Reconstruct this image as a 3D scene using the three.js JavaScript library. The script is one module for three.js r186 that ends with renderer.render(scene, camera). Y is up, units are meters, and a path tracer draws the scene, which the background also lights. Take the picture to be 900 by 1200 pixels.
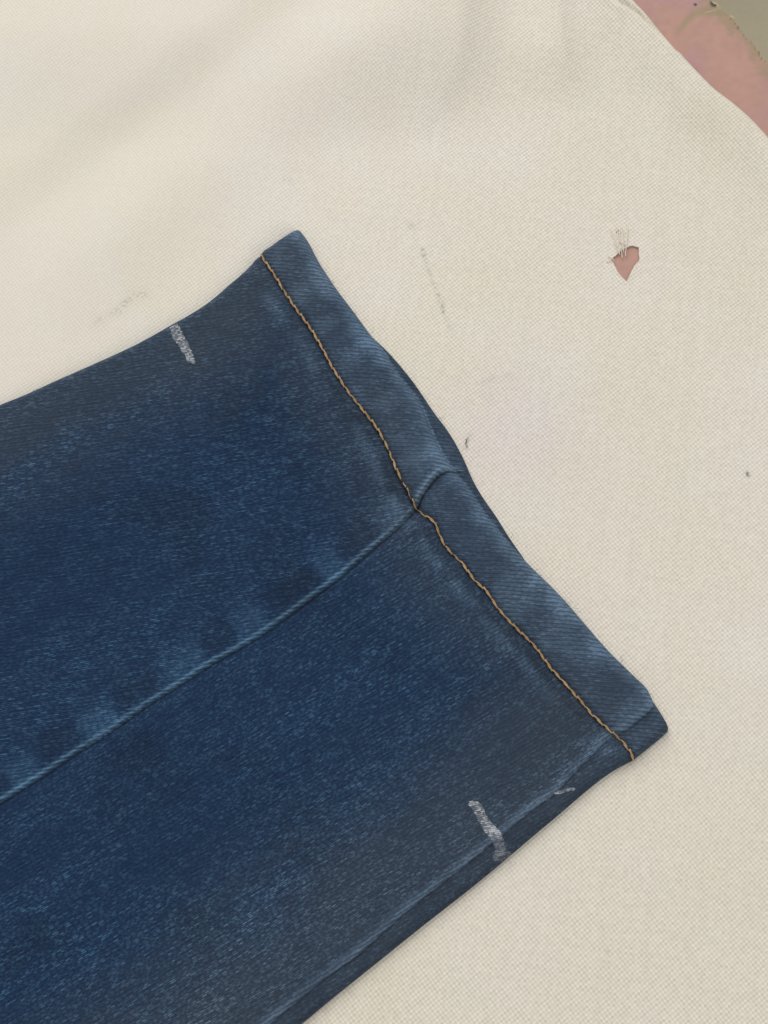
import * as THREE from 'three';
import { mergeGeometries } from 'three/addons/utils/BufferGeometryUtils.js';
import { RectAreaLightUniformsLib } from 'three/addons/lights/RectAreaLightUniformsLib.js';

// ---------------------------------------------------------------- camera, light, exposure
const CM = 0.01;                                   // all curves below are in centimetres on the table, x right, z towards the viewer
const scene = new THREE.Scene();
const camera = new THREE.PerspectiveCamera(50, 3 / 4, 0.01, 20);
camera.position.set(0, 24.113 * CM, 5.567 * CM);
camera.lookAt(0, 0, 0);
scene.add(camera);
const renderer = new THREE.WebGLRenderer({ antialias: true });
renderer.toneMapping = THREE.LinearToneMapping;
renderer.toneMappingExposure = 1.05;
renderer.shadowMap.enabled = true;
scene.background = new THREE.Color().setRGB(0.39, 0.40, 0.395);   // even light thrown back by the room
RectAreaLightUniformsLib.init();
function areaLight(name, color, intensity, w, h, [x, y, z]) {
  const l = new THREE.RectAreaLight(color, intensity, w, h);
  l.name = name; l.position.set(x, y, z); l.lookAt(0, 0, 0); l.castShadow = true;
  scene.add(l);
  return l;
}
areaLight('window_light', new THREE.Color().setRGB(1, 0.98, 0.925), 4.35, 1.6, 1.6, [-0.75, 1.45, -1.55]);
areaLight('room_light', new THREE.Color().setRGB(1, 0.93, 0.81), 2.1, 1.2, 1.2, [1.1, 1.4, 1.2]);

// ---------------------------------------------------------------- helpers
function rng(a) { return () => { a |= 0; a = a + 0x6D2B79F5 | 0; let t = Math.imul(a ^ a >>> 15, 1 | a); t = t + Math.imul(t ^ t >>> 7, 61 | t) ^ t; return ((t ^ t >>> 14) >>> 0) / 4294967296; }; }
function hash(i, j, s) { let h = Math.imul(i, 374761393) + Math.imul(j, 668265263) + Math.imul(s, 1274126177) | 0; h = Math.imul(h ^ (h >>> 13), 1274126177); return ((h ^ (h >>> 16)) >>> 0) / 4294967296; }
function vnoise(x, y, s) {
  const i = Math.floor(x), j = Math.floor(y); let u = x - i, v = y - j; u = u * u * (3 - 2 * u); v = v * v * (3 - 2 * v);
  const a = hash(i, j, s), b = hash(i + 1, j, s), c = hash(i, j + 1, s), d = hash(i + 1, j + 1, s);
  return a + (b - a) * u + (c - a + (a - b - c + d) * u) * v;
}
const fbm = (x, y, s) => (vnoise(x, y, s) + 0.5 * vnoise(x * 2.1, y * 2.1, s + 1) + 0.25 * vnoise(x * 4.3, y * 4.3, s + 2)) / 1.75;
const sstep = (a, b, x) => { const t = Math.min(1, Math.max(0, (x - a) / (b - a))); return t * t * (3 - 2 * t); };
const gauss = (x, w) => Math.exp(-(x / w) * (x / w));
const lerp = (a, b, t) => a + (b - a) * t;
class Curve {                                      // smooth plan curve with even spacing
  constructor(pts, n = 120) {
    const c = new THREE.CatmullRomCurve3(pts.map(([x, z]) => new THREE.Vector3(x, 0, z)), false, 'centripetal');
    this.p = c.getSpacedPoints(n).map((v) => [v.x, v.z]); this.n = n; this.length = c.getLength();
  }
  at(t) { const f = Math.min(Math.max(t, 0), 1) * this.n, i = Math.min(Math.floor(f), this.n - 1), k = f - i, a = this.p[i], b = this.p[i + 1]; return [lerp(a[0], b[0], k), lerp(a[1], b[1], k)]; }
  near(x, z) {                                     // distance, place along, and which side
    let best = 1e9, bt = 0, bs = 1;
    for (let i = 0; i < this.n; i++) {
      const a = this.p[i], b = this.p[i + 1], dx = b[0] - a[0], dz = b[1] - a[1];
      const k = Math.min(1, Math.max(0, ((x - a[0]) * dx + (z - a[1]) * dz) / (dx * dx + dz * dz))), ex = x - a[0] - k * dx, ez = z - a[1] - k * dz, d = ex * ex + ez * ez;
      if (d < best) { best = d; bt = (i + k) / this.n; bs = dx * ez - dz * ex >= 0 ? 1 : -1; }
    }
    return { d: Math.sqrt(best), t: bt, s: bs };
  }
  d(x, z) { return this.near(x, z).d; }
}
const numbers = {};
function numbered(name) { const k = numbers[name] = (numbers[name] ?? -1) + 1; return k ? `${name}_${String(k).padStart(3, '0')}` : name; }
function tag(o, label, category, group) { o.userData.label = label; if (category) o.userData.category = category; if (group) o.userData.group = group; return o; }
function mesh(name, geometry, material, parent) {
  const m = new THREE.Mesh(geometry, material); m.name = numbered(name); m.castShadow = m.receiveShadow = true; parent.add(m); return m;
}
function base(name, [x, y, z]) { const g = new THREE.Group(); g.name = numbered(name); g.position.set(x * CM, y * CM, z * CM); scene.add(g); return g; }
// a sheet over a unit square: place(u, v) -> [x, y, z] in cm; us, vs are the rows; tex = [x0, z0, size] of its flat texture
function sheet(us, vs, place, origin, tex, skip) {
  const pos = [], uv = [], idx = [], nu = us.length;
  for (const v of vs) for (const u of us) {
    const [x, y, z] = place(u, v);
    pos.push((x - origin[0]) * CM, (y - origin[1]) * CM, (z - origin[2]) * CM);
    uv.push((x - tex[0]) / tex[2], (z - tex[1]) / tex[2]);
  }
  for (let j = 0; j < vs.length - 1; j++) for (let i = 0; i < nu - 1; i++) {
    if (skip && skip(i, j)) continue;
    const a = j * nu + i, b = a + 1, c = a + nu, d = c + 1;
    idx.push(a, c, b, b, c, d);
  }
  const g = new THREE.BufferGeometry();
  g.setAttribute('position', new THREE.Float32BufferAttribute(pos, 3)); g.setAttribute('uv', new THREE.Float32BufferAttribute(uv, 2)); g.setIndex(idx);
  g.computeVertexNormals();
  const n = g.attributes.normal; let up = 0; for (let i = 0; i < n.count; i++) up += n.getY(i);
  if (up < 0) { const ix = g.index.array; for (let i = 0; i < ix.length; i += 3) { const t = ix[i]; ix[i] = ix[i + 1]; ix[i + 1] = t; } g.computeVertexNormals(); }
  return g;
}
const even = (n) => Array.from({ length: n + 1 }, (_, i) => i / n);
const ends = (n, k = 0.7) => even(n).map((t) => lerp(t, 0.5 - 0.5 * Math.cos(Math.PI * t), k));    // rows crowd towards both edges
function coons(c0, c1, d0, d1) {                   // c0, c1 run along u; d0 (u=0), d1 (u=1) run along v
  const [p00, p10, p01, p11] = [c0.at(0), c0.at(1), c1.at(0), c1.at(1)];
  return (u, v) => {
    const a = c0.at(u), b = c1.at(u), c = d0.at(v), d = d1.at(v), r = [0, 0];
    for (let k = 0; k < 2; k++) r[k] = (1 - v) * a[k] + v * b[k] + (1 - u) * c[k] + u * d[k] - ((1 - u) * (1 - v) * p00[k] + u * (1 - v) * p10[k] + (1 - u) * v * p01[k] + u * v * p11[k]);
    return r;
  };
}
function texture(size, fill, srgb, wrap = THREE.MirroredRepeatWrapping) {   // fill(i, j, rgb) writes linear values
  const data = new Uint8Array(size * size * 4), c = [0, 0, 0];
  const enc = new Uint8Array(4097); for (let i = 0; i <= 4096; i++) { const l = i / 4096; enc[i] = Math.round(255 * (srgb ? (l <= 0.0031308 ? 12.92 * l : 1.055 * Math.pow(l, 1 / 2.4) - 0.055) : l)); }
  for (let j = 0; j < size; j++) for (let i = 0; i < size; i++) {
    fill(i, j, c); const o = (j * size + i) * 4;
    for (let k = 0; k < 3; k++) data[o + k] = enc[Math.max(0, Math.min(4096, Math.round(c[k] * 4096)))];
    data[o + 3] = 255;
  }
  const t = new THREE.DataTexture(data, size, size, THREE.RGBAFormat); t.magFilter = THREE.LinearFilter; t.minFilter = THREE.LinearMipmapLinearFilter; t.generateMipmaps = true;
  t.wrapS = t.wrapT = wrap; if (srgb) t.colorSpace = THREE.SRGBColorSpace; t.needsUpdate = true;
  return t;
}
function field(f, [x0, z0, size], n = 220) {       // a slowly varying quantity, tabulated once and interpolated
  const a = new Float32Array((n + 1) * (n + 1));
  for (let j = 0; j <= n; j++) for (let i = 0; i <= n; i++) a[j * (n + 1) + i] = f(x0 + size * i / n, z0 + size * j / n);
  return (x, z) => {
    const fx = Math.min(n - 1e-6, Math.max(0, (x - x0) / size * n)), fz = Math.min(n - 1e-6, Math.max(0, (z - z0) / size * n)), i = fx | 0, j = fz | 0, u = fx - i, v = fz - j, o = j * (n + 1) + i;
    return (a[o] * (1 - u) + a[o + 1] * u) * (1 - v) + (a[o + n + 1] * (1 - u) + a[o + n + 2] * u) * v;
  };
}

// ---------------------------------------------------------------- plan curves (cm)
const S_A = [[-2.9, -6.13], [-2.53, -5.54], [-2.14, -4.9], [-1.73, -4.31], [-1.43, -3.8], [-1.17, -3.29], [-0.84, -2.77], [-0.52, -2.34], [-0.15, -1.84], [0.13, -1.3], [0.29, -0.86], [0.53, -0.39], [0.74, 0.01]];
const S_B = [[0.74, 0.01], [0.91, 0.16], [1.1, 0.32], [1.35, 0.84], [1.67, 1.18], [1.96, 1.58], [2.25, 1.88], [2.49, 2.24], [2.88, 2.68], [3.23, 3.03], [3.56, 3.49], [3.91, 3.89], [4.24, 4.27], [4.52, 4.59], [4.87, 4.95]];
const S_C = [[4.84, 4.87], [4.95, 4.96], [5.09, 5.09], [5.21, 5.26], [5.32, 5.46]];
const E_A = [[-2, -6.86], [-1.81, -6.59], [-1.54, -6.05], [-1.14, -5.4], [-0.73, -4.82], [-0.34, -4.25], [0, -3.79], [0.27, -3.31], [0.59, -2.87], [0.84, -2.51], [0.99, -2.12], [1.21, -1.57], [1.38, -1.23], [1.61, -0.89]];
const E_B = [[1.61, -0.89], [1.93, -0.46], [2.22, 0.01], [2.43, 0.3], [2.79, 0.75], [3.21, 1.21], [3.92, 1.95], [4.33, 2.45], [4.87, 3.1], [5.42, 3.67], [5.68, 3.94], [5.81, 4.21]];
const LEFT_HEM = [[-2.01, -6.93], [-2.27, -6.74], [-2.67, -6.43], [-2.93, -6.23]];
const LEFT = [[-2.93, -6.24], [-3.23, -5.87], [-3.62, -5.5], [-4.2, -4.96], [-5.08, -4.39], [-5.75, -3.98], [-6.66, -3.52], [-7.54, -3.1], [-8.24, -2.75], [-8.81, -2.5], [-11.06, -1.47], [-13.98, -0.07], [-17.01, 1.39]];
const SEAM_HEM = [[1.6, -0.87], [1.35, -0.81], [1.14, -0.65], [0.99, -0.45], [0.83, -0.22], [0.74, 0.01]];
const SEAM = [[0.74, 0], [0.53, 0.23], [0.19, 0.56], [-0.38, 1.04], [-0.94, 1.54], [-1.45, 1.93], [-2.04, 2.38], [-2.79, 2.92], [-3.69, 3.45], [-4.39, 3.91], [-5.15, 4.41], [-5.83, 4.9], [-6.51, 5.34], [-7.3, 5.88], [-8.04, 6.35], [-10.05, 7.71], [-12.32, 9.25]];
const RIDGE_HEM = [[5.82, 4.21], [5.74, 4.37], [5.45, 4.62], [5.11, 4.87], [4.89, 4.95]];
const RIDGE = [[4.89, 4.95], [4.47, 5.32], [4.12, 5.65], [3.61, 6.14], [3.08, 6.51], [2.5, 6.97], [1.79, 7.52], [1.16, 7.99], [0.53, 8.46], [-0.57, 9.37], [-1.25, 9.84], [-2.18, 10.56], [-4.23, 12.05], [-6.18, 13.42], [-8.22, 14.9]];
const OUT_HEM = [[5.69, 4.04], [5.89, 4.33], [6.11, 4.74], [6.12, 4.83], [6.04, 4.92], [5.7, 5.19], [5.34, 5.46]];
const OUT = [[5.34, 5.46], [5.01, 5.62], [4.54, 5.92], [3.75, 6.55], [3.09, 7.07], [2.45, 7.58], [1.8, 8.08], [0.78, 8.83], [-0.28, 9.63], [-1.25, 10.36], [-1.63, 10.66], [-3.84, 12.26], [-5.88, 13.71], [-7.9, 15.2]];
const BACK = [[-0.44, -4.59], [-0.26, -4.29], [-0.06, -3.99], [0.26, -3.63], [0.73, -3.01], [1.12, -2.39], [1.5, -1.84], [1.8, -1.27], [2.02, -0.73], [2.25, -0.31], [2.6, 0.04], [2.9, 0.49], [3.17, 0.98], [3.5, 1.34]];
const CLOTH_EDGE = [[2.52, -21.81], [4.2, -17.44], [5.42, -14.86], [6.24, -13.12], [6.56, -12.68], [6.85, -12.24], [7.25, -11.71], [7.7, -11.13], [8.12, -10.61], [8.56, -10.21], [8.9, -9.86], [9.32, -9.33], [10.41, -7.6], [12.11, -4.44], [14.41, -0.74]];
const CLOTH_LINE = [[4.14, -15.79], [4.95, -14.27], [5.7, -13.04], [6.11, -12.72], [6.48, -12.38], [6.88, -11.97], [7.21, -11.59]];
const BOARD_EDGE = [[5.58, -17.2], [7.02, -15.12], [8.27, -13.35], [8.43, -13.2], [8.61, -12.98], [8.83, -12.73], [9.06, -12.34], [9.27, -12.05], [9.46, -11.7], [9.69, -11.39], [11.09, -9.26], [12.86, -6.31]];
const HOLE = [[5.39, -6.16], [5.49, -6.24], [5.67, -6.38], [5.76, -6.46], [5.92, -6.52], [6.07, -6.48], [6.07, -6.29], [6.08, -6.14], [5.96, -6.02], [5.88, -5.88], [5.81, -5.73], [5.75, -5.6], [5.63, -5.73], [5.53, -5.89], [5.44, -6.11]];
const CHALK_A = [[-4.96, -4.33], [-4.81, -4.44], [-4.75, -4.34], [-4.65, -4.17], [-4.55, -3.99], [-4.44, -3.77], [-4.38, -3.62], [-4.33, -3.42], [-4.5, -3.45], [-4.55, -3.6], [-4.66, -3.71], [-4.75, -3.88], [-4.88, -4.05], [-4.95, -4.24]];
const CHALK_B = [[1.76, 6.31], [1.97, 6.3], [2.17, 6.63], [2.43, 6.91], [2.51, 7.03], [2.36, 7.19], [2.27, 7.12], [2.1, 6.91], [1.86, 6.51]];
const CHALK_D = [[2.25, 7.06], [2.49, 7.05], [2.52, 7.22], [2.67, 7.39], [2.5, 7.51], [2.25, 7.48], [2.32, 7.28]];
const CHALK_C = [[3.57, 6.13], [3.73, 6.07], [4.05, 6.03], [4.04, 6.06], [3.79, 6.11], [3.6, 6.17]];

// ---------------------------------------------------------------- the grey surface and the pink board under the cloth
{
  const grey = texture(512, (i, j, c) => { const n = fbm(i / 40, j / 40, 5), f = hash(i, j, 8); const k = 0.85 + 0.25 * n + 0.06 * f; c[0] = 0.345 * k; c[1] = 0.305 * k; c[2] = 0.22 * k; }, true, THREE.RepeatWrapping);
  const g = new THREE.PlaneGeometry(3, 3).rotateX(-Math.PI / 2); const uv = g.attributes.uv; for (let i = 0; i < uv.count; i++) uv.setXY(i, uv.getX(i) * 12, uv.getY(i) * 12);
  const m = mesh('tabletop', g, new THREE.MeshStandardMaterial({ map: grey, roughness: 0.8 }), scene);
  m.position.y = -2.2 * CM; m.userData.kind = 'structure'; m.userData.label = 'dull grey tabletop beyond the chipped pink board edge';
}
const boardEdge = new Curve(BOARD_EDGE, 260);
const BOARD_TOP = -0.1;
{
  const o = base('pink_board', [0, -2.2, 0]);
  tag(o, 'pink painted board with chipped edge under the cream cloth', 'board');
  const r = rng(4), outline = [];
  for (let i = 0; i <= 260; i++) { const [x, z] = boardEdge.at(i / 260); const k = 0.12 * (fbm(i / 5, 0, 71) - 0.5) + 0.05 * (r() - 0.5); outline.push([x + k, z - k * 0.6]); }
  const ring = [[-34, -40], [-10, -40], ...outline, [20, 20], [14, 34], [-34, 34]];
  const top = -0.03 + 2.2;
  const sh = new THREE.Shape(ring.map(([x, z]) => new THREE.Vector2(x * CM, -z * CM)));
  const g = new THREE.ExtrudeGeometry(sh, { depth: (top - 0.1) * CM, bevelEnabled: true, bevelThickness: 0.1 * CM, bevelSize: 0.09 * CM, bevelOffset: -0.09 * CM, bevelSegments: 3 }).rotateX(-Math.PI / 2);
  const p = g.attributes.position, uv = g.attributes.uv;
  for (let i = 0; i < p.count; i++) uv.setXY(i, p.getX(i) / CM / 24, p.getZ(i) / CM / 24);
  const size = 1024, cm = (i) => i / size * 24;
  const dEdge = field((x, z) => boardEdge.d(x, z), [0, -24, 24], 160);
  const paint = texture(size, (i, j, c) => {
    const x = cm(i), z = cm(j) - 24, n = fbm(x * 0.8, z * 0.8, 21), f = fbm(x * 6, z * 6, 25);
    let k = 0.92 + 0.18 * (n - 0.5) + 0.12 * (f - 0.5);
    c[0] = 0.49 * k; c[1] = lerp(0.282, 0.286, n) * k; c[2] = lerp(0.285, 0.24, sstep(0.35, 0.65, n)) * k;
    // worn rim and a rubbed tan smear
    const e = dEdge(x, z), w = sstep(0.5, 0.0, e + 0.5 * (f - 0.5));
    const lineD = Math.abs((z + 12.82) - (-0.55 * (x - 7.9)) + 0.14 * Math.sin(x * 5)) , sm = gauss(lineD - 0.02, 0.09 + 0.05 * f) * sstep(7.1, 7.6, x) * sstep(8.8, 8.4, x);
    const t = Math.min(1, 0.75 * w + 0.8 * sm);
    c[0] = lerp(c[0], 0.33, t); c[1] = lerp(c[1], 0.255, t); c[2] = lerp(c[2], 0.16, t);
    const sp = sstep(0.86, 0.93, vnoise(x * 3.1, z * 3.1, 33)) * 0.1; for (let q = 0; q < 3; q++) c[q] *= 1 - sp;
    for (const [a, b, ra] of [[7.85, -13.18, 0.06], [8.32, -13.2, 0.13], [9.46, -11.75, 0.07], [8.28, -13.42, 0.11]]) { const d = Math.hypot(x - a, z - b), s = 0.85 * sstep(ra, ra * 0.4, d + 0.05 * (f - 0.5)); for (let q = 0; q < 3; q++) c[q] = lerp(c[q], 0.03, s); }
    const pl = 0.7 * sstep(0.05, 0.0, Math.abs(z + 13.05 + 0.3 * (x - 8.45)) + 0.06 * f - 0.02) * sstep(8.0, 8.2, x); c[0] = lerp(c[0], 0.5, pl); c[1] = lerp(c[1], 0.43, pl); c[2] = lerp(c[2], 0.31, pl);
  }, true, THREE.RepeatWrapping);
  const bump = texture(512, (i, j, c) => { c[0] = c[1] = c[2] = 0.6 * fbm(i / 30, j / 30, 41) + 0.4 * fbm(i / 5, j / 5, 44); }, false, THREE.RepeatWrapping);
  mesh('painted_panel', g, new THREE.MeshStandardMaterial({ map: paint, bumpMap: bump, bumpScale: 0.0004, roughness: 0.62 }), o);
  // crusts of old filler left along the rim
  const rr = rng(12), crumbs = [];
  for (let i = 0; i < 14; i++) {
    const t = 0.14 + 0.72 * rr(), [x, z] = boardEdge.at(t), s = 0.05 + 0.12 * rr() * rr();
    const q = new THREE.IcosahedronGeometry(1, 2), pp = q.attributes.position;
    for (let k = 0; k < pp.count; k++) { const a = 0.75 + 0.5 * vnoise(pp.getX(k) * 2 + i * 7, pp.getZ(k) * 2 + pp.getY(k) * 3, 61); pp.setXYZ(k, pp.getX(k) * a, pp.getY(k) * a, pp.getZ(k) * a); }
    q.scale(s * 1.5 * CM, s * 0.4 * CM, s * 0.9 * CM).rotateY(-0.9 + 0.6 * (rr() - 0.5)).translate((x - 0.05 + 0.14 * (rr() - 0.5)) * CM, (top - 0.06) * CM, (z + 0.1 * (rr() - 0.5)) * CM);
    q.computeVertexNormals(); crumbs.push(q);
  }
  const cr = mesh('chipped_rim', mergeGeometries(crumbs), new THREE.MeshStandardMaterial({ color: new THREE.Color().setRGB(0.44, 0.36, 0.25), roughness: 0.9 }), o);
  cr.userData.label = 'tan crust along the chipped rim'; cr.userData.kind = 'stuff';
}

// ---------------------------------------------------------------- the cream cloth
const clothEdge = new Curve(CLOTH_EDGE, 300), clothLine = new Curve(CLOTH_LINE, 80);
const segDist = (x, z, ax, az, bx, bz) => { const dx = bx - ax, dz = bz - az, L = Math.hypot(dx, dz); const t = ((x - ax) * dx + (z - az) * dz) / L; return [t, ((x - ax) * dz - (z - az) * dx) / L, L]; };   // along, signed across
function clothH(x, z) {
  let h = 0;
  // a soft fold across the far left corner: a slope, a shallow trough, a low swell
  { const [t, q] = segDist(x, z, -8.6, -7.6, -1.6, -13.6), s = -q, k = sstep(-3, 1.5, t); h += k * (0.12 * sstep(0.4, -1.1, s) + 0.13 * gauss(s - 2.0, 1.3)); }
  // two drapes that start beyond the far side and die out on the table
  { const k = sstep(-9.0, -12.4, z), cx = 1.95 - 0.16 * Math.pow(Math.max(0, z + 12.2), 2); h += 0.5 * k * (x > cx ? Math.exp(-Math.hypot((x - cx) / 1.2, 0.03) + 0.03) : 0.55 + 0.45 * sstep(cx - 5, cx, x)) ; }
  { const k = sstep(-10.2, -12.0, z), cx = 4.4 + 0.05 * (z + 12); h += 0.2 * k * (x > cx ? Math.exp(-Math.hypot((x - cx) / 0.5, 0.15) + 0.15) : sstep(cx - 1.6, cx, x)); }
  h += 0.05 * fbm(x * 0.16 + 3, z * 0.16, 51) * sstep(-5, -9, z);
  // the bulging rim
  const e = clothEdge.near(x, z), d = e.d;
  h += 0.42 * gauss(d - 0.25, 0.95) * lerp(1, 0.75, sstep(0.5, 0.75, e.t));
  const ln = clothLine.d(x, z); h -= 0.085 * gauss(ln, 0.05);
  h += 0.02 * gauss(ln - 0.14, 0.1);
  h *= 1;
  const r = 0.26; if (d < r) { const lo = -0.025; const q = 1 - d / r; h = lo + (h - lo) * Math.sqrt(Math.max(0, 1 - q * q)); }
  return h;
}
const CT = [-13.2, -14.8, 26.4];
const cloth = base('cloth', [0, 0, 0]);
tag(cloth, 'cream woven cloth with a small torn hole spread under the jeans', 'cloth');
{
  const far = new Curve([[-33, 2], [-20, 14], [-8, 27], [4, 38]]);
  const place2 = coons(clothEdge, far, new Curve([CLOTH_EDGE[0], [-12, -20], [-33, 2]]), new Curve([CLOTH_EDGE[CLOTH_EDGE.length - 1], [13, 14], [4, 38]]));
  const place = (u, v) => { const [x, z] = place2(u, v); return [x, clothH(x, z), z]; };
  const us = even(300), vs = even(330).map((t) => t < 0.3 ? 0.0667 * (t / 0.3) * (0.35 + 0.65 * t / 0.3) : lerp(0.0667, 1, (t - 0.3) / 0.7));
  // the hole in sheet coordinates
  const solve = (x, z) => { let u = 0.55, v = 0.1; for (let k = 0; k < 30; k++) { const p = place2(u, v), e = 1e-4, pu = place2(u + e, v), pv = place2(u, v + e); const a = (pu[0] - p[0]) / e, b = (pv[0] - p[0]) / e, c = (pu[1] - p[1]) / e, d = (pv[1] - p[1]) / e, D = a * d - b * c, rx = x - p[0], rz = z - p[1]; u += (d * rx - b * rz) / D; v += (a * rz - c * rx) / D; } return [u, v]; };
  const spiky = [...HOLE.slice(0, 2), [5.64, -6.37], [5.665, -6.66], [5.685, -6.40], ...HOLE.slice(3)];
  const hr = rng(3), holeUV = [];
  for (let i = 0; i < spiky.length; i++) { const a = spiky[i], b = spiky[(i + 1) % spiky.length]; for (let k = 0; k < 6; k++) { const j = k ? 0.012 : 0; holeUV.push(solve(lerp(a[0], b[0], k / 6) + j * (hr() - 0.5), lerp(a[1], b[1], k / 6) + j * (hr() - 0.5))); } }
  const lo = [Math.min(...holeUV.map((p) => p[0])), Math.min(...holeUV.map((p) => p[1]))], hi = [Math.max(...holeUV.map((p) => p[0])), Math.max(...holeUV.map((p) => p[1]))];
  const i0 = us.findIndex((t) => t > lo[0]) - 3, i1 = us.findIndex((t) => t > hi[0]) + 2, j0 = vs.findIndex((t) => t > lo[1]) - 3, j1 = vs.findIndex((t) => t > hi[1]) + 2;
  const main = sheet(us, vs, place, [0, 0, 0], CT, (i, j) => i >= i0 && i < i1 && j >= j0 && j < j1);
  const c = solve(5.76, -6.12), N = holeUV.length;
  // rays from the hole's middle meet the window's border
  const border = holeUV.map(([u, v]) => { const du = u - c[0], dv = v - c[1]; let k = 1e9; if (du > 0) k = Math.min(k, (us[i1] - c[0]) / du); if (du < 0) k = Math.min(k, (us[i0] - c[0]) / du); if (dv > 0) k = Math.min(k, (vs[j1] - c[1]) / dv); if (dv < 0) k = Math.min(k, (vs[j0] - c[1]) / dv); return [c[0] + du * k, c[1] + dv * k]; });
  const lift = (k) => 0.006 * gauss(k, 0.25);
  const ringPlace = (a, k) => { const i = Math.round(a * N) % N; if (k < 0) { const [x, z] = place2(...holeUV[i]); return [x, clothH(x, z) - 0.025, z]; } const [x, z] = place2(lerp(holeUV[i][0], border[i][0], k), lerp(holeUV[i][1], border[i][1], k)); return [x, clothH(x, z) + lift(k), z]; };
  const patch = sheet(even(N), [-1, 0, 0.04, 0.1, 0.2, 0.32, 0.46, 0.6, 0.8, 1], ringPlace, [0, 0, 0], CT);
  // the corners of the window, which no ray reaches exactly
  const corner = [];
  for (const [ci, cj] of [[i0, j0], [i1, j0], [i1, j1], [i0, j1]]) {
    const q = [us[ci], vs[cj]]; const near = border.map((b, k) => [Math.hypot((b[0] - q[0]) * 100, (b[1] - q[1]) * 300), k]);
    const onU = near.filter(([, k]) => Math.abs(border[k][0] - q[0]) < 1e-9).sort((a, b) => a[0] - b[0])[0], onV = near.filter(([, k]) => Math.abs(border[k][1] - q[1]) < 1e-9).sort((a, b) => a[0] - b[0])[0];
    if (!onU || !onV) continue;
    const g = new THREE.BufferGeometry(), ps = [place(...q), place(...border[onU[1]]), place(...border[onV[1]])];
    g.setAttribute('position', new THREE.Float32BufferAttribute(ps.flatMap((p) => p.map((t) => t * CM)), 3)); g.setAttribute('uv', new THREE.Float32BufferAttribute(ps.flatMap(([x, , z]) => [(x - CT[0]) / CT[2], (z - CT[1]) / CT[2]]), 2)); g.setIndex([0, 1, 2]); g.computeVertexNormals();
    if (g.attributes.normal.getY(0) < 0) { g.setIndex([0, 2, 1]); g.computeVertexNormals(); }
    corner.push(g);
  }
  const S = 2048, ca = Math.cos(0.13), sa = Math.sin(0.13), pitch = 0.0545;
  const marks = [];                                // pencil-grey rubs: [x, z, radius, strength]
  const mr = rng(77);
  for (const [x0, z0, x1, z1, n, s, rad] of [[0.92, -6.41, 1.02, -6.1, 5, 0.5, 0.04], [1.0, -6.05, 1.3, -5.2, 14, 0.22, 0.05], [1.25, -5.32, 1.42, -4.8, 9, 0.36, 0.055], [1.4, -4.8, 1.62, -4.25, 6, 0.2, 0.05], [0.55, -7.15, 0.68, -7.0, 3, 0.16, 0.07], [2.17, -3.04, 2.9, -3.3, 9, 0.14, 0.06], [2.9, -3.2, 3.66, -3.21, 4, 0.12, 0.06], [1.86, -1.48, 1.97, -1.85, 5, 0.5, 0.05], [-5.6, -5.3, -6.0, -5.2, 6, 0.08, 0.12], [-6.0, -5.15, -6.25, -4.9, 8, 0.12, 0.1], [-6.25, -4.85, -6.9, -4.5, 9, 0.09, 0.12], [-2.4, -8.25, -2.25, -8.2, 3, 0.13, 0.07], [8.24, -0.9, 8.25, -0.89, 3, 1.2, 0.04], [4.6, 9.3, 4.62, 9.31, 1, 0.2, 0.04]]) {
    for (let k = 0; k < n; k++) { const t = n > 1 ? k / (n - 1) : 0; marks.push([lerp(x0, x1, t) + rad * (mr() - 0.5), lerp(z0, z1, t) + rad * (mr() - 0.5), rad * (0.6 + 0.8 * mr()), s * (0.5 + 0.8 * mr())]); }
  }
  const yarn = (x, z) => {
    const wx = x + 0.03 * (vnoise(x * 1.5, z * 1.5, 91) - 0.5), wz = z + 0.03 * (vnoise(x * 1.5, z * 1.5, 92) - 0.5);
    const u = (wx * ca + wz * sa) / pitch, v = (-wx * sa + wz * ca) / pitch;
    const w = Math.cos(Math.PI * u) * Math.cos(Math.PI * v);
    const iu = Math.floor(u + 0.5), iv = Math.floor(v + 0.5);
    return [w, hash(iu, 0, 95), hash(0, iv, 96), hash(iu, iv, 97)];
  };
  const crisp = (x, z) => lerp(0.4, 1, sstep(-9, 1.5, x + 0.45 * z + 2));
  const wear = field((x, z) => fbm(x * 0.35, z * 0.35, 101), CT, 160), wear2 = field((x, z) => fbm(x * 0.9 + 9, z * 0.9, 104), CT, 200);
  const map = texture(S, (i, j, c) => {
    const x = CT[0] + CT[2] * (i + 0.5) / S, z = CT[1] + CT[2] * (j + 0.5) / S, [w, a, b, h] = yarn(x, z), k = crisp(x, z);
    const t = w > 0 ? Math.pow(w, 0.8) : -0.55 * Math.pow(-w, 0.7);
    let f = 1 + k * (0.17 * t - 0.02 + 0.02 * (a - 0.5) + 0.02 * (b - 0.5) + 0.11 * (h - 0.5)) + 0.05 * (wear(x, z) - 0.5);  // paints the highlight on each yarn and the shade of the gaps into the colour
    c[0] = 0.735 * f; c[1] = (0.683 + 0.02 * (wear2(x, z) - 0.5)) * f; c[2] = (0.606 + 0.05 * (wear2(x, z) - 0.5) + 0.05 * (wear(x, z) - 0.5)) * f;
    const bl = gauss(Math.hypot(x - 3.0, (z + 1.9) * 0.9), 1.5) * 1.0; c[0] *= 1 - 0.035 * bl; c[1] *= 1 - 0.05 * bl; c[2] *= 1 + 0.03 * bl;   // bluish tint beside the hem
    let m = 0;
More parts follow.
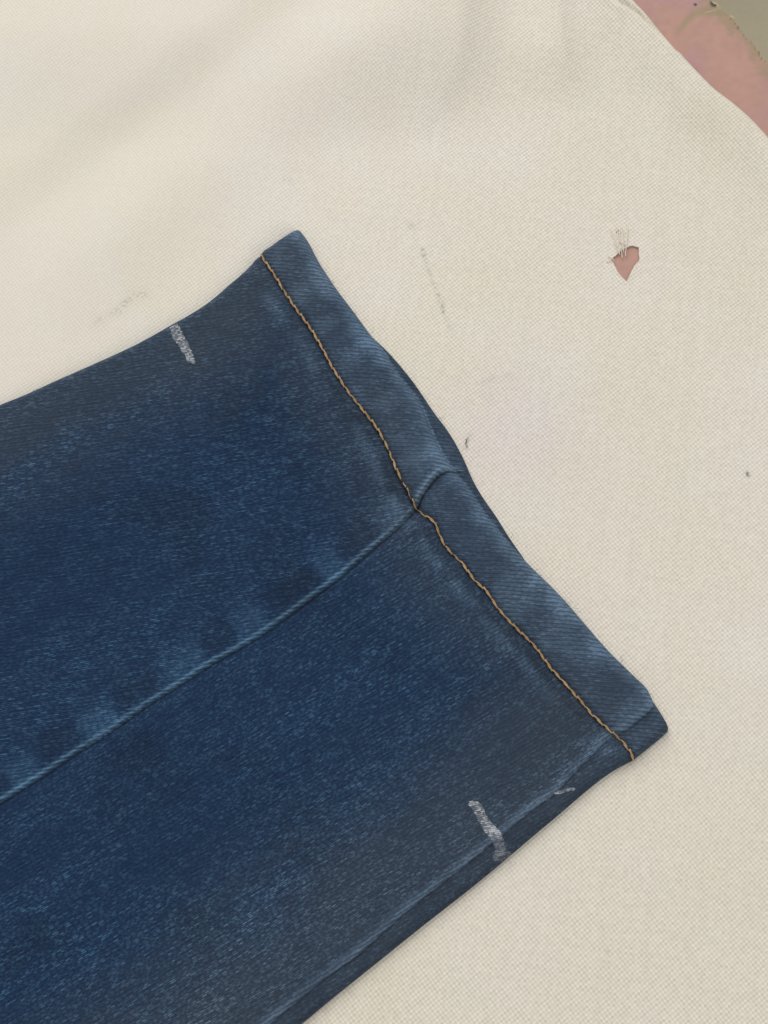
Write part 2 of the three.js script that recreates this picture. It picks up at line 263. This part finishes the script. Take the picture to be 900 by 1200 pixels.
    for (let q = 0; q < marks.length; q++) { const M = marks[q], dx = x - M[0], dz = z - M[1]; if (dx < 0.3 && dx > -0.3 && dz < 0.3 && dz > -0.3) { const r2 = (dx * dx + dz * dz) / (M[2] * M[2]); if (r2 < 5) m = 1 - (1 - m) * (1 - M[3] * Math.exp(-r2) * (1.5 * sstep(0.25, 0.85, h) + 0.15 * w)); } }
    m = Math.min(0.8, Math.max(0, m * 0.75));
    c[0] = lerp(c[0], 0.09, m); c[1] = lerp(c[1], 0.105, m); c[2] = lerp(c[2], 0.10, m);
  }, true);
  const bump = texture(S, (i, j, c) => { const x = CT[0] + CT[2] * (i + 0.5) / S, z = CT[1] + CT[2] * (j + 0.5) / S, [w, a, b, h] = yarn(x, z); c[0] = c[1] = c[2] = 0.5 + crisp(x, z) * (0.3 * w + 0.12 * (h - 0.5) + 0.05 * (a + b - 1)); }, false);
  const mat = new THREE.MeshPhysicalMaterial({ map, bumpMap: bump, bumpScale: 0.00016, roughness: 0.6, sheen: 0.25, sheenRoughness: 0.5, sheenColor: new THREE.Color(0xfff4e0), side: THREE.DoubleSide });
  const body = mergeGeometries([main, patch, ...corner]);
  mesh('woven_sheet', body, mat, cloth);
  // frayed yarns about the tear
  const fr = rng(29), ym = new THREE.MeshStandardMaterial({ color: new THREE.Color().setRGB(0.78, 0.69, 0.60), roughness: 0.7 });
  for (const [x0, z0, x1, z1, sag] of [[5.44, -6.93, 5.56, -6.30, 0.03], [5.58, -7.0, 5.60, -6.28, 0.02], [5.64, -6.9, 5.66, -6.2, -0.02], [5.70, -6.98, 5.71, -6.33, 0.03], [5.84, -6.98, 5.74, -6.24, 0.02], [5.60, -6.62, 5.80, -6.50, 0.02], [5.30, -6.10, 5.46, -6.17, 0.02], [5.33, -6.24, 5.47, -6.11, 0.03]]) {
    const pts = []; for (let k = 0; k <= 6; k++) { const t = k / 6, x = lerp(x0, x1, t) + 0.02 * (fr() - 0.5), z = lerp(z0, z1, t); pts.push(new THREE.Vector3(x * CM, (clothH(x, z) + 0.025 + sag * Math.sin(Math.PI * t)) * CM, z * CM)); }
    const y = mesh('frayed_yarn', new THREE.TubeGeometry(new THREE.CatmullRomCurve3(pts), 14, 0.010 * CM, 5), ym, cloth);
  }
}

// ---------------------------------------------------------------- the jeans leg
const cv = { SA: new Curve(S_A), SB: new Curve(S_B), SC: new Curve(S_C, 30), EA: new Curve(E_A), EB: new Curve(E_B), LH: new Curve([E_A[0], ...LEFT_HEM.slice(1, -1), S_A[0]], 30), L: new Curve([S_A[0], ...LEFT.slice(1)]), SH: new Curve([E_A[E_A.length - 1], ...SEAM_HEM.slice(1, -1), S_A[S_A.length - 1]], 40), SL: new Curve([S_A[S_A.length - 1], ...SEAM.slice(1)]), RH: new Curve([E_B[E_B.length - 1], ...RIDGE_HEM.slice(1, -1), S_B[S_B.length - 1]], 30), R: new Curve([S_B[S_B.length - 1], ...RIDGE.slice(1)]), OH: new Curve(OUT_HEM, 40), O: new Curve([OUT_HEM[OUT_HEM.length - 1], ...OUT.slice(1)]), BK: new Curve(BACK, 80) };
cv.seam = new Curve([...SEAM_HEM.slice(0, -1), ...SEAM], 200);
cv.stitch = new Curve([...S_A.slice(0, -1), ...S_B.slice(0, -1), ...S_C.slice(1)], 400);
cv.edge = new Curve([...E_A, ...E_B.slice(1)], 200);
cv.ridge = new Curve([...RIDGE_HEM.slice(0, -1), ...RIDGE], 220);
cv.left = new Curve([...LEFT_HEM.slice(0, -1), ...LEFT], 200);
cv.outer = new Curve([...OUT_HEM.slice(3, -1), ...OUT], 200);
const JT = [-17.6, -9, 26];
const sideOf = (c, x, z, rx, rz) => c.near(x, z).s * c.near(rx, rz).s;      // +1 on the same side as the given point
const isA = cv.seam.near(-5, 0).s, inLeg = cv.stitch.near(-3, 0).s, inFront = cv.ridge.near(0, 4).s;
const roll = (d, r) => { const q = Math.max(0, 1 - d / r); return Math.sqrt(Math.max(0, 1 - q * q)); };
// height of the seam step: side A laps over side B
function seamStep(x, z, hem) {
  const q = cv.seam.near(x, z), s = q.s * isA * q.d;
  if (s > 0) return lerp(-0.012, 0.045, sstep(0, 0.09, s)) * (1 - 0.75 * sstep(0.18, 0.75, s)) + (hem ? 0.14 * gauss(s - 0.35, 0.36) : 0.018 * Math.sin(q.t * cv.seam.length * 4.6 + 2 * vnoise(q.t * 18, 0, 7)) * gauss(s - 0.35, 0.4));
  return -0.012 * gauss(s, 0.05) + (hem ? 0.02 : 0.018) * gauss(s + 0.3, 0.25);
}
function frontH(x, z) {
  const st = cv.stitch.near(x, z), hem = st.s !== inLeg, dE = cv.edge.d(x, z), dL = cv.left.d(x, z), rd = cv.ridge.near(x, z), dS = st.d;
  let h = hem ? 0.40 : 0.31;
  if (hem) h += 0.035 * Math.sin(Math.PI * Math.min(1, dS / 1.05)) + 0.045 * (vnoise(st.t * 26 + dS * 0.8, dS * 0.7, 3) - 0.5) * sstep(0.05, 0.35, dS);
  else { h += 0.05 * (1 - sstep(0.34, 0.7, dS + 0.12 * (vnoise(st.t * 9, 1, 12) - 0.5))) + 0.03 * (fbm(x * 0.35 + z * 0.2, z * 0.5 - x * 0.15, 31) - 0.5) + 0.035 * (vnoise(st.t * 24, dS * 0.9, 5) - 0.5) * sstep(2.2, 0.3, dS); }
  h -= 0.055 * gauss(dS, 0.075);
  h += seamStep(x, z, hem);
  const lowR = 0.20, lowE = 0.03;
  h *= roll(dL, 0.2);
  h = lowR + (h - lowR) * roll(rd.d, 0.16);
  h = Math.min(h, lowE + (h - lowE) * roll(dE, hem ? 0.26 : 0.01));
  return h;
}
function sideH(x, z) {
  const dO = cv.outer.d(x, z), st = cv.stitch.near(x, z), hem = st.s !== inLeg, dE = cv.OH.d(x, z);
  let h = (hem ? 0.25 : 0.215) + 0.03 * (1 - sstep(0.3, 0.55, st.d)) - 0.04 * gauss(st.d, 0.06) + 0.02 * (vnoise(x * 1.3, z * 1.3, 9) - 0.5);
  h *= roll(dO, 0.2);
  if (hem) h *= roll(dE, 0.2);
  return h;
}
const topH = (x, z) => cv.ridge.near(x, z).s === inFront ? frontH(x, z) : sideH(x, z);

// denim: one colour map and one relief map, flat over the leg
const nearS = field((x, z) => { const q = cv.seam.near(x, z); return q.s * isA * q.d; }, JT, 400), nearT = field((x, z) => { const q = cv.stitch.near(x, z); return q.s * inLeg * q.d; }, JT, 400);
const inHem = cv.edge.near(-3, 0).s, nearE = field((x, z) => { const q = cv.edge.near(x, z); return q.s * inHem * q.d; }, JT, 400), nearL = field((x, z) => cv.left.d(x, z), JT, 300), nearR = field((x, z) => { const q = cv.ridge.near(x, z); return q.s * inFront * q.d; }, JT, 400), nearO = field((x, z) => cv.outer.d(x, z), JT, 300);
const alongT = field((x, z) => cv.stitch.near(x, z).t * 18, JT, 300), alongS = field((x, z) => cv.seam.near(x, z).t * cv.seam.length, JT, 300);
const grain = (x, z, s, t) => {                     // [height of the twill 0..1, pale fleck 0..1]
  const ang = t < 0 ? -0.06 : s > 0 ? 0.15 : 0.52;                          // the three panels are cut at different angles
  const ca = Math.cos(ang), sa = Math.sin(ang), p = x * ca - z * sa, q = x * sa + z * ca;
  const wob = 0.05 * (vnoise(p * 2.2, q * 2.2, 201) - 0.5);
  const rib = 0.5 + 0.5 * Math.sin(2 * Math.PI * (q + wob) / (t < 0 ? 0.092 : 0.08) + 2.2 * vnoise(p * 6, q * 11, 203));
  const L = t < 0 ? 0.15 : s > 0 ? 0.15 : 0.12, W = t < 0 ? 0.046 : 0.039;
  // pale weft floats lie end to end in thin rows along the twill line, some rubbed paler than others
  const qq = (q + wob * 0.5) / W, row = Math.floor(qq), fy = qq - row, pp = p / (L * (0.8 + 0.5 * hash(row, 1, 214))) + hash(row, 0, 215) * 9, cell = Math.floor(pp), fx = pp - cell, amp = hash(cell, row, 217), spark = amp > 0.9 ? 0.22 : 0;
  let h = (0.36 + 0.5 * amp + spark) * Math.pow(Math.sin(Math.PI * fx), 0.3) * Math.pow(Math.sin(Math.PI * fy), 0.9);
  const fine = vnoise(p / 0.03, q / 0.02, 209), dash = sstep(0.45, 0.8, vnoise(p / (0.62 * L), q / 0.027, 205));
  const pat = sstep(0.35, 0.7, vnoise(p * 0.9, q * 0.9, 219));
  h = t < 0 ? 0.55 * h + lerp(0.08, 0.22, pat) * rib + 0.08 * dash + 0.1 * fine : 0.80 * h + 0.05 * rib + 0.10 * dash + 0.13 * fine;
  return [h, t < 0 ? 0.08 + 0.92 * sstep(0.10, 1.12, h) : 0.02 + 0.98 * sstep(0.24, 1.04, h), rib, fine];
};
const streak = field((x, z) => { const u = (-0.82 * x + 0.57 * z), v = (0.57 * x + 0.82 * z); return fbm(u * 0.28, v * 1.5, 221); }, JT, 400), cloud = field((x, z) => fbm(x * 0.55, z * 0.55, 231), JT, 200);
const JS = 2048;
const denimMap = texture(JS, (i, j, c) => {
  const x = JT[0] + JT[2] * (i + 0.5) / JS, z = JT[1] + JT[2] * (j + 0.5) / JS;
  const s = nearS(x, z), t = nearT(x, z), e = nearE(x, z), l = nearL(x, z), r = nearR(x, z), o = nearO(x, z);
  const [h, fl, rib, fine] = grain(x, z, s, t), st = streak(x, z), cl = cloud(x, z);
  // haze and sheen painted into the denim as a grey fade: sides and hem most, the middle of the leg least
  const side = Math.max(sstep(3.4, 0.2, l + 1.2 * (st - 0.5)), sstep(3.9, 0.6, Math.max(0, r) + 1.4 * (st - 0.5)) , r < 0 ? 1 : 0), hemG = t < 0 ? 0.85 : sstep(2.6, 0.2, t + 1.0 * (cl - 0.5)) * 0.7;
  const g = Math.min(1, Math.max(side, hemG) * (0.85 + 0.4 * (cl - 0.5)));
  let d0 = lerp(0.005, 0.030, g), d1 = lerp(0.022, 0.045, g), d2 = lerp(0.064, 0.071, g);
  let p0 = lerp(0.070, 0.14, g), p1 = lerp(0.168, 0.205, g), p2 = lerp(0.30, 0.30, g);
  // worn places: hem fold, seam ridge, ridge of the turned edge, stitch pucker
  let wear = (t < 0 ? 0.74 : 0.66) + 1.1 * (st - 0.5) + 0.35 * (cl - 0.5) - 0.12 * (t > 0 ? gauss(t - 1.6, 0.9) : 0);
  let rub = 0;
  if (t < 0) {
    rub += 1.4 * sstep(0.45, 0.05, e + 0.35 * (vnoise(alongT(x, z) * 2.3, 0, 241) - 0.5)) * (r > 0 ? 1 : 0.4) * sstep(-0.06, 0.02, e);
    rub += 0.45 * sstep(0.4, 0.8, vnoise(alongT(x, z) * 1.7, e * 1.6, 243)) + 0.04;
    rub += (1.8 * (s > 0 ? gauss(s - 0.09, 0.08) : 0) + (s > 0 ? 0.6 * gauss(s - 0.4, 0.35) * sstep(0.2, 0.5, -t) : 0)) * sstep(0.1, 0.4, -t + 0.25);
  } else {
    rub += 0.75 * gauss(t - 0.40, 0.15) * sstep(0.25, 0.8, vnoise(alongT(x, z) * 2.1, 0, 245)) ;
    rub += (1.5 + 1.0 * vnoise(alongS(x, z) * 1.6, 0, 248)) * (s > 0 ? gauss(s - 0.08, 0.05) : 0) * sstep(0.15, 1.2, t);
    const lump = sstep(0.5, 0.8, 0.5 + 0.5 * Math.sin(alongS(x, z) * 3.4 + 3 * vnoise(alongS(x, z) * 0.7, 0, 247)));
    rub += 0.55 * lump * (s > 0 ? gauss(s - 0.3, 0.4) : 0);
  }
  rub += 1.3 * (r > 0 ? gauss(r - 0.06, 0.10) : 0) * (0.6 + vnoise(x * 1.7, z * 1.7, 251)) + 0.2 * gauss(l - 0.06, 0.1);
  if (r < 0) rub += 0.25 * sstep(0.55, 0.8, vnoise(x * 1.4, z * 1.4, 253));
  let a = fl * Math.max(0.2, wear) * (0.55 + 0.6 * hash(Math.floor(x / 0.06), Math.floor(z / 0.03), 261)) + 0.05 * (h - 0.5) * 2;
  a = a * (1 + 0.5 * rub) + 0.36 * rub * (0.4 + 0.75 * rib) * (0.8 + 0.4 * fine);
  // deep dye in the groove of the seam; the stitch line and the dents beside it darker too
  let dark = (t > 0.3 && s > 0 ? 1 - 0.22 * gauss(s - 0.45, 0.35) * sstep(0.55, 0.3, 0.5 + 0.5 * Math.sin(alongS(x, z) * 3.4 + 3 * vnoise(alongS(x, z) * 0.7, 0, 247))) : 1) * (e < -0.03 && t < 0 && r > 0 ? 0.72 : r < 0 ? 0.9 : 1) - 0.5 * gauss(s + 0.012, 0.028) - 0.3 * gauss(t, 0.09) - 0.22 * sstep(0.5, 0.8, cl) * (1 - g) - (t > 0 ? 0.3 * gauss(t - 0.22, 0.11) * sstep(0.3, 0.7, vnoise(alongT(x, z) * 1.3, 4, 257)) : 0);  // back hem and the strip past the ridge darkened: their shade, painted in
  const chafe = 0.035 * (s > 0 ? gauss(s - 0.08, 0.05) : 0) * rib;
  a = Math.max(-0.25, Math.min(1.15, a));
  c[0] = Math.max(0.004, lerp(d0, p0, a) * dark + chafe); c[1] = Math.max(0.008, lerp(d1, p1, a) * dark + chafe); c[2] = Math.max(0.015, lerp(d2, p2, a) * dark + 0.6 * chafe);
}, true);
const denimBump = texture(JS, (i, j, c) => { const x = JT[0] + JT[2] * (i + 0.5) / JS, z = JT[1] + JT[2] * (j + 0.5) / JS; const [h, , rib, fine] = grain(x, z, nearS(x, z), nearT(x, z)); c[0] = c[1] = c[2] = 0.6 * h + 0.3 * rib + 0.1 * fine; }, false);
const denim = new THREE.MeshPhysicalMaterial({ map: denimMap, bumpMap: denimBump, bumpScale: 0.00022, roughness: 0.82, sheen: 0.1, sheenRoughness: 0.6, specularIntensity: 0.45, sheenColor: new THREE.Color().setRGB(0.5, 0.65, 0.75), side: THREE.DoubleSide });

const JO = [0.74, 0, 0.01];
const leg = base('jeans_leg', JO);
tag(leg, 'blue denim jeans leg lying flat with hem towards the torn hole', 'jeans');
const flat = (f, hf) => (u, v) => { const [x, z] = f(u, v); return [x, hf(x, z), z]; };
const build = (us, vs, f, hf) => sheet(us, vs, flat(f, hf), JO, JT);
const farA = new Curve([LEFT[LEFT.length - 1], SEAM[SEAM.length - 1]], 20), farB = new Curve([SEAM[SEAM.length - 1], RIDGE[RIDGE.length - 1]], 20);
const down = (n) => even(n).map((t) => lerp(t, t * t, 0.7));                // rows crowd towards the hem
{
  // the two halves of the front, joined at the long seam
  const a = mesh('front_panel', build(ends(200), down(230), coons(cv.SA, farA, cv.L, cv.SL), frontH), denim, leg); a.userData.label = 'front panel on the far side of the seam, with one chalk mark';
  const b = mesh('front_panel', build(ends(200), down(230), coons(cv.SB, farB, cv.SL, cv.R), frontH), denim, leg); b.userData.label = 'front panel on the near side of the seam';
  // turned-up hem
  const inRH = new Curve([[5.68, 4.0], [5.5, 4.3], [5.2, 4.6], [4.95, 4.75], [4.78, 4.82]], 30);
  const hemSide = build(ends(50), ends(50), coons(cv.OH, new Curve([[4.86, 4.86], ...S_C.slice(1, -1), OUT_HEM[OUT_HEM.length - 1]], 30), new Curve([OUT_HEM[0], [5.4, 4.4], [5.05, 4.72], [4.86, 4.86]], 30), new Curve([OUT_HEM[OUT_HEM.length - 1], [5.341, 5.461]], 4)), sideH);
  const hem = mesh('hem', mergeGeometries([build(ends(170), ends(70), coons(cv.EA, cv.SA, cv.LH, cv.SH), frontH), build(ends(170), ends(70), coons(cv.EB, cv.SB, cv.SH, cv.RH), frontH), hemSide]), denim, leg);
  // back of the leg: the strip past the turned edge, and the back hem in the opening
  const inset = (c, k) => { const p = []; for (let i = 0; i <= 24; i++) { const t = i / 24, [x, z] = c.at(t); p.push([x - 0.35 * k, z - 0.4 * k]); } return new Curve(p); };
  const inner = inset(cv.R, 1), oEnd = OUT[OUT.length - 1];
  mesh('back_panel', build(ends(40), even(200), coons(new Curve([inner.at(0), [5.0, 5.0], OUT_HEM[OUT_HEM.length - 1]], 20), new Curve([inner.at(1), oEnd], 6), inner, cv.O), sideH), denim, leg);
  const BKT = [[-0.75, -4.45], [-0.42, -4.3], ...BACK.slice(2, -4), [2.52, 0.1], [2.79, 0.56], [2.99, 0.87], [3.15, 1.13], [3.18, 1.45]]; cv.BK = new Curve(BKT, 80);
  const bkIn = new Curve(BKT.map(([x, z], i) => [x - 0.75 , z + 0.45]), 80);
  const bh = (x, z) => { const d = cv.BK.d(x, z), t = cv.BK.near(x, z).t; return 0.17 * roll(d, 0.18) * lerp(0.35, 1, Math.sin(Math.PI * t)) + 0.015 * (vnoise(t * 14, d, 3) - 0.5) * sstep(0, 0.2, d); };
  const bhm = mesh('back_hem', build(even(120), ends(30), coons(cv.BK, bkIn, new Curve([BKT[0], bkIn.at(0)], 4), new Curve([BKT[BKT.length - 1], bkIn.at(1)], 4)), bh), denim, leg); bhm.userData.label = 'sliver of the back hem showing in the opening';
  // lapped ridge of the seam
  const strip = (c, w, n) => sheet(even(n), even(8), (u, v) => { const [x0, z0] = c.at(u), [x1, z1] = c.at(Math.min(1, u + 0.004)), [xa, za] = c.at(Math.max(0, u - 0.004)); const L = Math.hypot(x1 - xa, z1 - za), nx = -(z1 - za) / L, nz = (x1 - xa) / L, k = (0.015 + w * v) * isA; const x = x0 + nx * k, z = z0 + nz * k; return [x, frontH(x, z) + 0.022 * Math.sin(Math.PI * v) - 0.010, z]; }, JO, JT);
  mesh('seam', strip(cv.seam, 0.13, 420), denim, leg).userData.label = 'pale worn seam ridge along the middle of the leg';

  // topstitching: one mesh per stitch, two twisted plies each
  const ply = [0, Math.PI].map((ph) => { const pts = []; for (let k = 0; k <= 10; k++) { const t = k / 10, a = ph + t * 5.2, r = 0.0125; pts.push(new THREE.Vector3((t - 0.5) * 0.285 * CM, (0.024 * Math.sin(Math.PI * t) - 0.008 + r * Math.sin(a)) * CM, r * Math.cos(a) * CM)); } return new THREE.TubeGeometry(new THREE.CatmullRomCurve3(pts), 10, 0.0165 * CM, 5); });
  const stitchG = mergeGeometries(ply);
  const threads = [[0.42, 0.265, 0.125], [0.36, 0.225, 0.105], [0.46, 0.295, 0.15]].map((c) => new THREE.MeshStandardMaterial({ color: new THREE.Color().setRGB(...c), roughness: 0.6 }));
  const sr = rng(19), total = cv.stitch.length, n = Math.round(total / 0.258);
  const H = (x, z) => topH(x, z);
  for (let k = 0; k < n; k++) {
    const t = (k + 0.5) / n, [x, z] = cv.stitch.at(t), e = 0.11 / total, [xa, za] = cv.stitch.at(t - e), [xb, zb] = cv.stitch.at(t + e);
    const m = mesh('stitch', stitchG, threads[Math.floor(sr() * 3)], hem), ya = H(xa, za), yb = H(xb, zb), yc = H(x, z);
    m.position.set((x - JO[0]) * CM, (Math.max(yc, (ya + yb) / 2) + 0.02) * CM, (z - JO[2]) * CM);
    m.rotation.set(0, -Math.atan2(zb - za, xb - xa) - 0.10 + 0.08 * (sr() - 0.5), Math.atan2(yb - ya, Math.hypot(xb - xa, zb - za)) * 0.9, 'YXZ');
    m.scale.setScalar(0.97 + 0.06 * sr());
  }

  // a few loose fibres along the worn hem edges
  const fz = rng(91), hairs = [];
  for (const [c, n] of [[cv.edge, 70], [cv.LH, 10], [cv.OH, 14], [cv.BK, 24], [cv.O, 30], [cv.L, 30]]) for (let k = 0; k < n; k++) {
    const [x, z] = c.at(fz()), a = fz() * 6.283, l = 0.03 + 0.05 * fz() * fz(), y = (c === cv.edge ? 0.22 : 0.09) + 0.05 * fz(), b = a + 1.6 * (fz() - 0.5);
    const pts = [[0, 0, 0], [Math.cos(a) * l, 0.01, Math.sin(a) * l], [Math.cos(a) * l + Math.cos(b) * l, -0.015, Math.sin(a) * l + Math.sin(b) * l]].map(([p, q, r]) => new THREE.Vector3((x + p - JO[0]) * CM, (y + q) * CM, (z + r - JO[2]) * CM));
    hairs.push(new THREE.TubeGeometry(new THREE.CatmullRomCurve3(pts), 6, 0.0028 * CM, 4));
  }
  mesh('loose_fibres', mergeGeometries(hairs), new THREE.MeshStandardMaterial({ color: new THREE.Color().setRGB(0.16, 0.21, 0.28), roughness: 0.9 }), leg).userData.kind = 'stuff';

  // tailor's chalk, rubbed on in thin broken streaks
  const alpha = texture(512, (i, j, c) => { const x = i / 512 * 3, z = j / 512 * 3; const [h, , rib, fine] = grain(x, z, 1, 1); const v = sstep(0.40, 0.78, 0.6 * h + 0.25 * vnoise(x * 9, z * 9, 301) + 0.3 * vnoise(x * 24, z * 30, 303)); c[0] = c[1] = c[2] = 0.12 + 0.66 * v; }, false);
  const chalk = new THREE.MeshStandardMaterial({ color: new THREE.Color().setRGB(0.58, 0.61, 0.67), alphaMap: alpha, transparent: true, roughness: 0.95, side: THREE.DoubleSide });
  const faint = chalk.clone(); faint.opacity = 0.42;
  for (const [outline, label] of [[CHALK_A, 'chalk mark at the far fold'], [CHALK_B, 'broad chalk mark near the turned edge'], [CHALK_D, 'faint chalk smear over the turned edge'], [CHALK_C, 'short thin chalk tick beside the turned edge']]) {
    const loop = new THREE.CatmullRomCurve3(outline.map(([x, z]) => new THREE.Vector3(x, 0, z)), true, 'centripetal').getSpacedPoints(90), cx = outline.reduce((s, p) => s + p[0], 0) / outline.length, cz = outline.reduce((s, p) => s + p[1], 0) / outline.length;
    const g = sheet(even(90), even(12), (u, v) => { const p = loop[Math.round(u * 90) % 90], j = 0.06 * (hash(Math.round(u * 90) % 90, 3, outline.length) - 0.5) * v; const x = lerp(cx, p.x + j, v * 0.94), z = lerp(cz, p.z + j * 0.5, v * 0.97); return [x, topH(x, z) + 0.012, z]; }, JO, [0, 0, 3]);
    mesh('chalk_mark', g, outline === CHALK_D ? faint : chalk, leg).userData.label = label;
  }
}

// ---------------------------------------------------------------- specks on the cloth
{
  const o = base('lint_tuft', [1.9, clothH(1.9, -1.6), -1.6]);
  tag(o, 'tiny dark lint tuft on the cloth beside the back hem', 'lint');
  const r = rng(55), m = new THREE.MeshStandardMaterial({ color: new THREE.Color().setRGB(0.09, 0.095, 0.09), roughness: 0.9 }), gs = [];
  for (let k = 0; k < 4; k++) { const pts = []; let x = -0.04 + 0.04 * r(), z = 0.1 * r(); for (let q = 0; q < 5; q++) { pts.push(new THREE.Vector3(x * CM, (0.01 + 0.03 * r()) * CM, z * CM)); x += 0.035 * (r() - 0.25); z -= 0.06 * r(); } gs.push(new THREE.TubeGeometry(new THREE.CatmullRomCurve3(pts), 12, 0.004 * CM, 5)); }
  mesh('fibre', mergeGeometries(gs), m, o);
}
renderer.render(scene, camera);
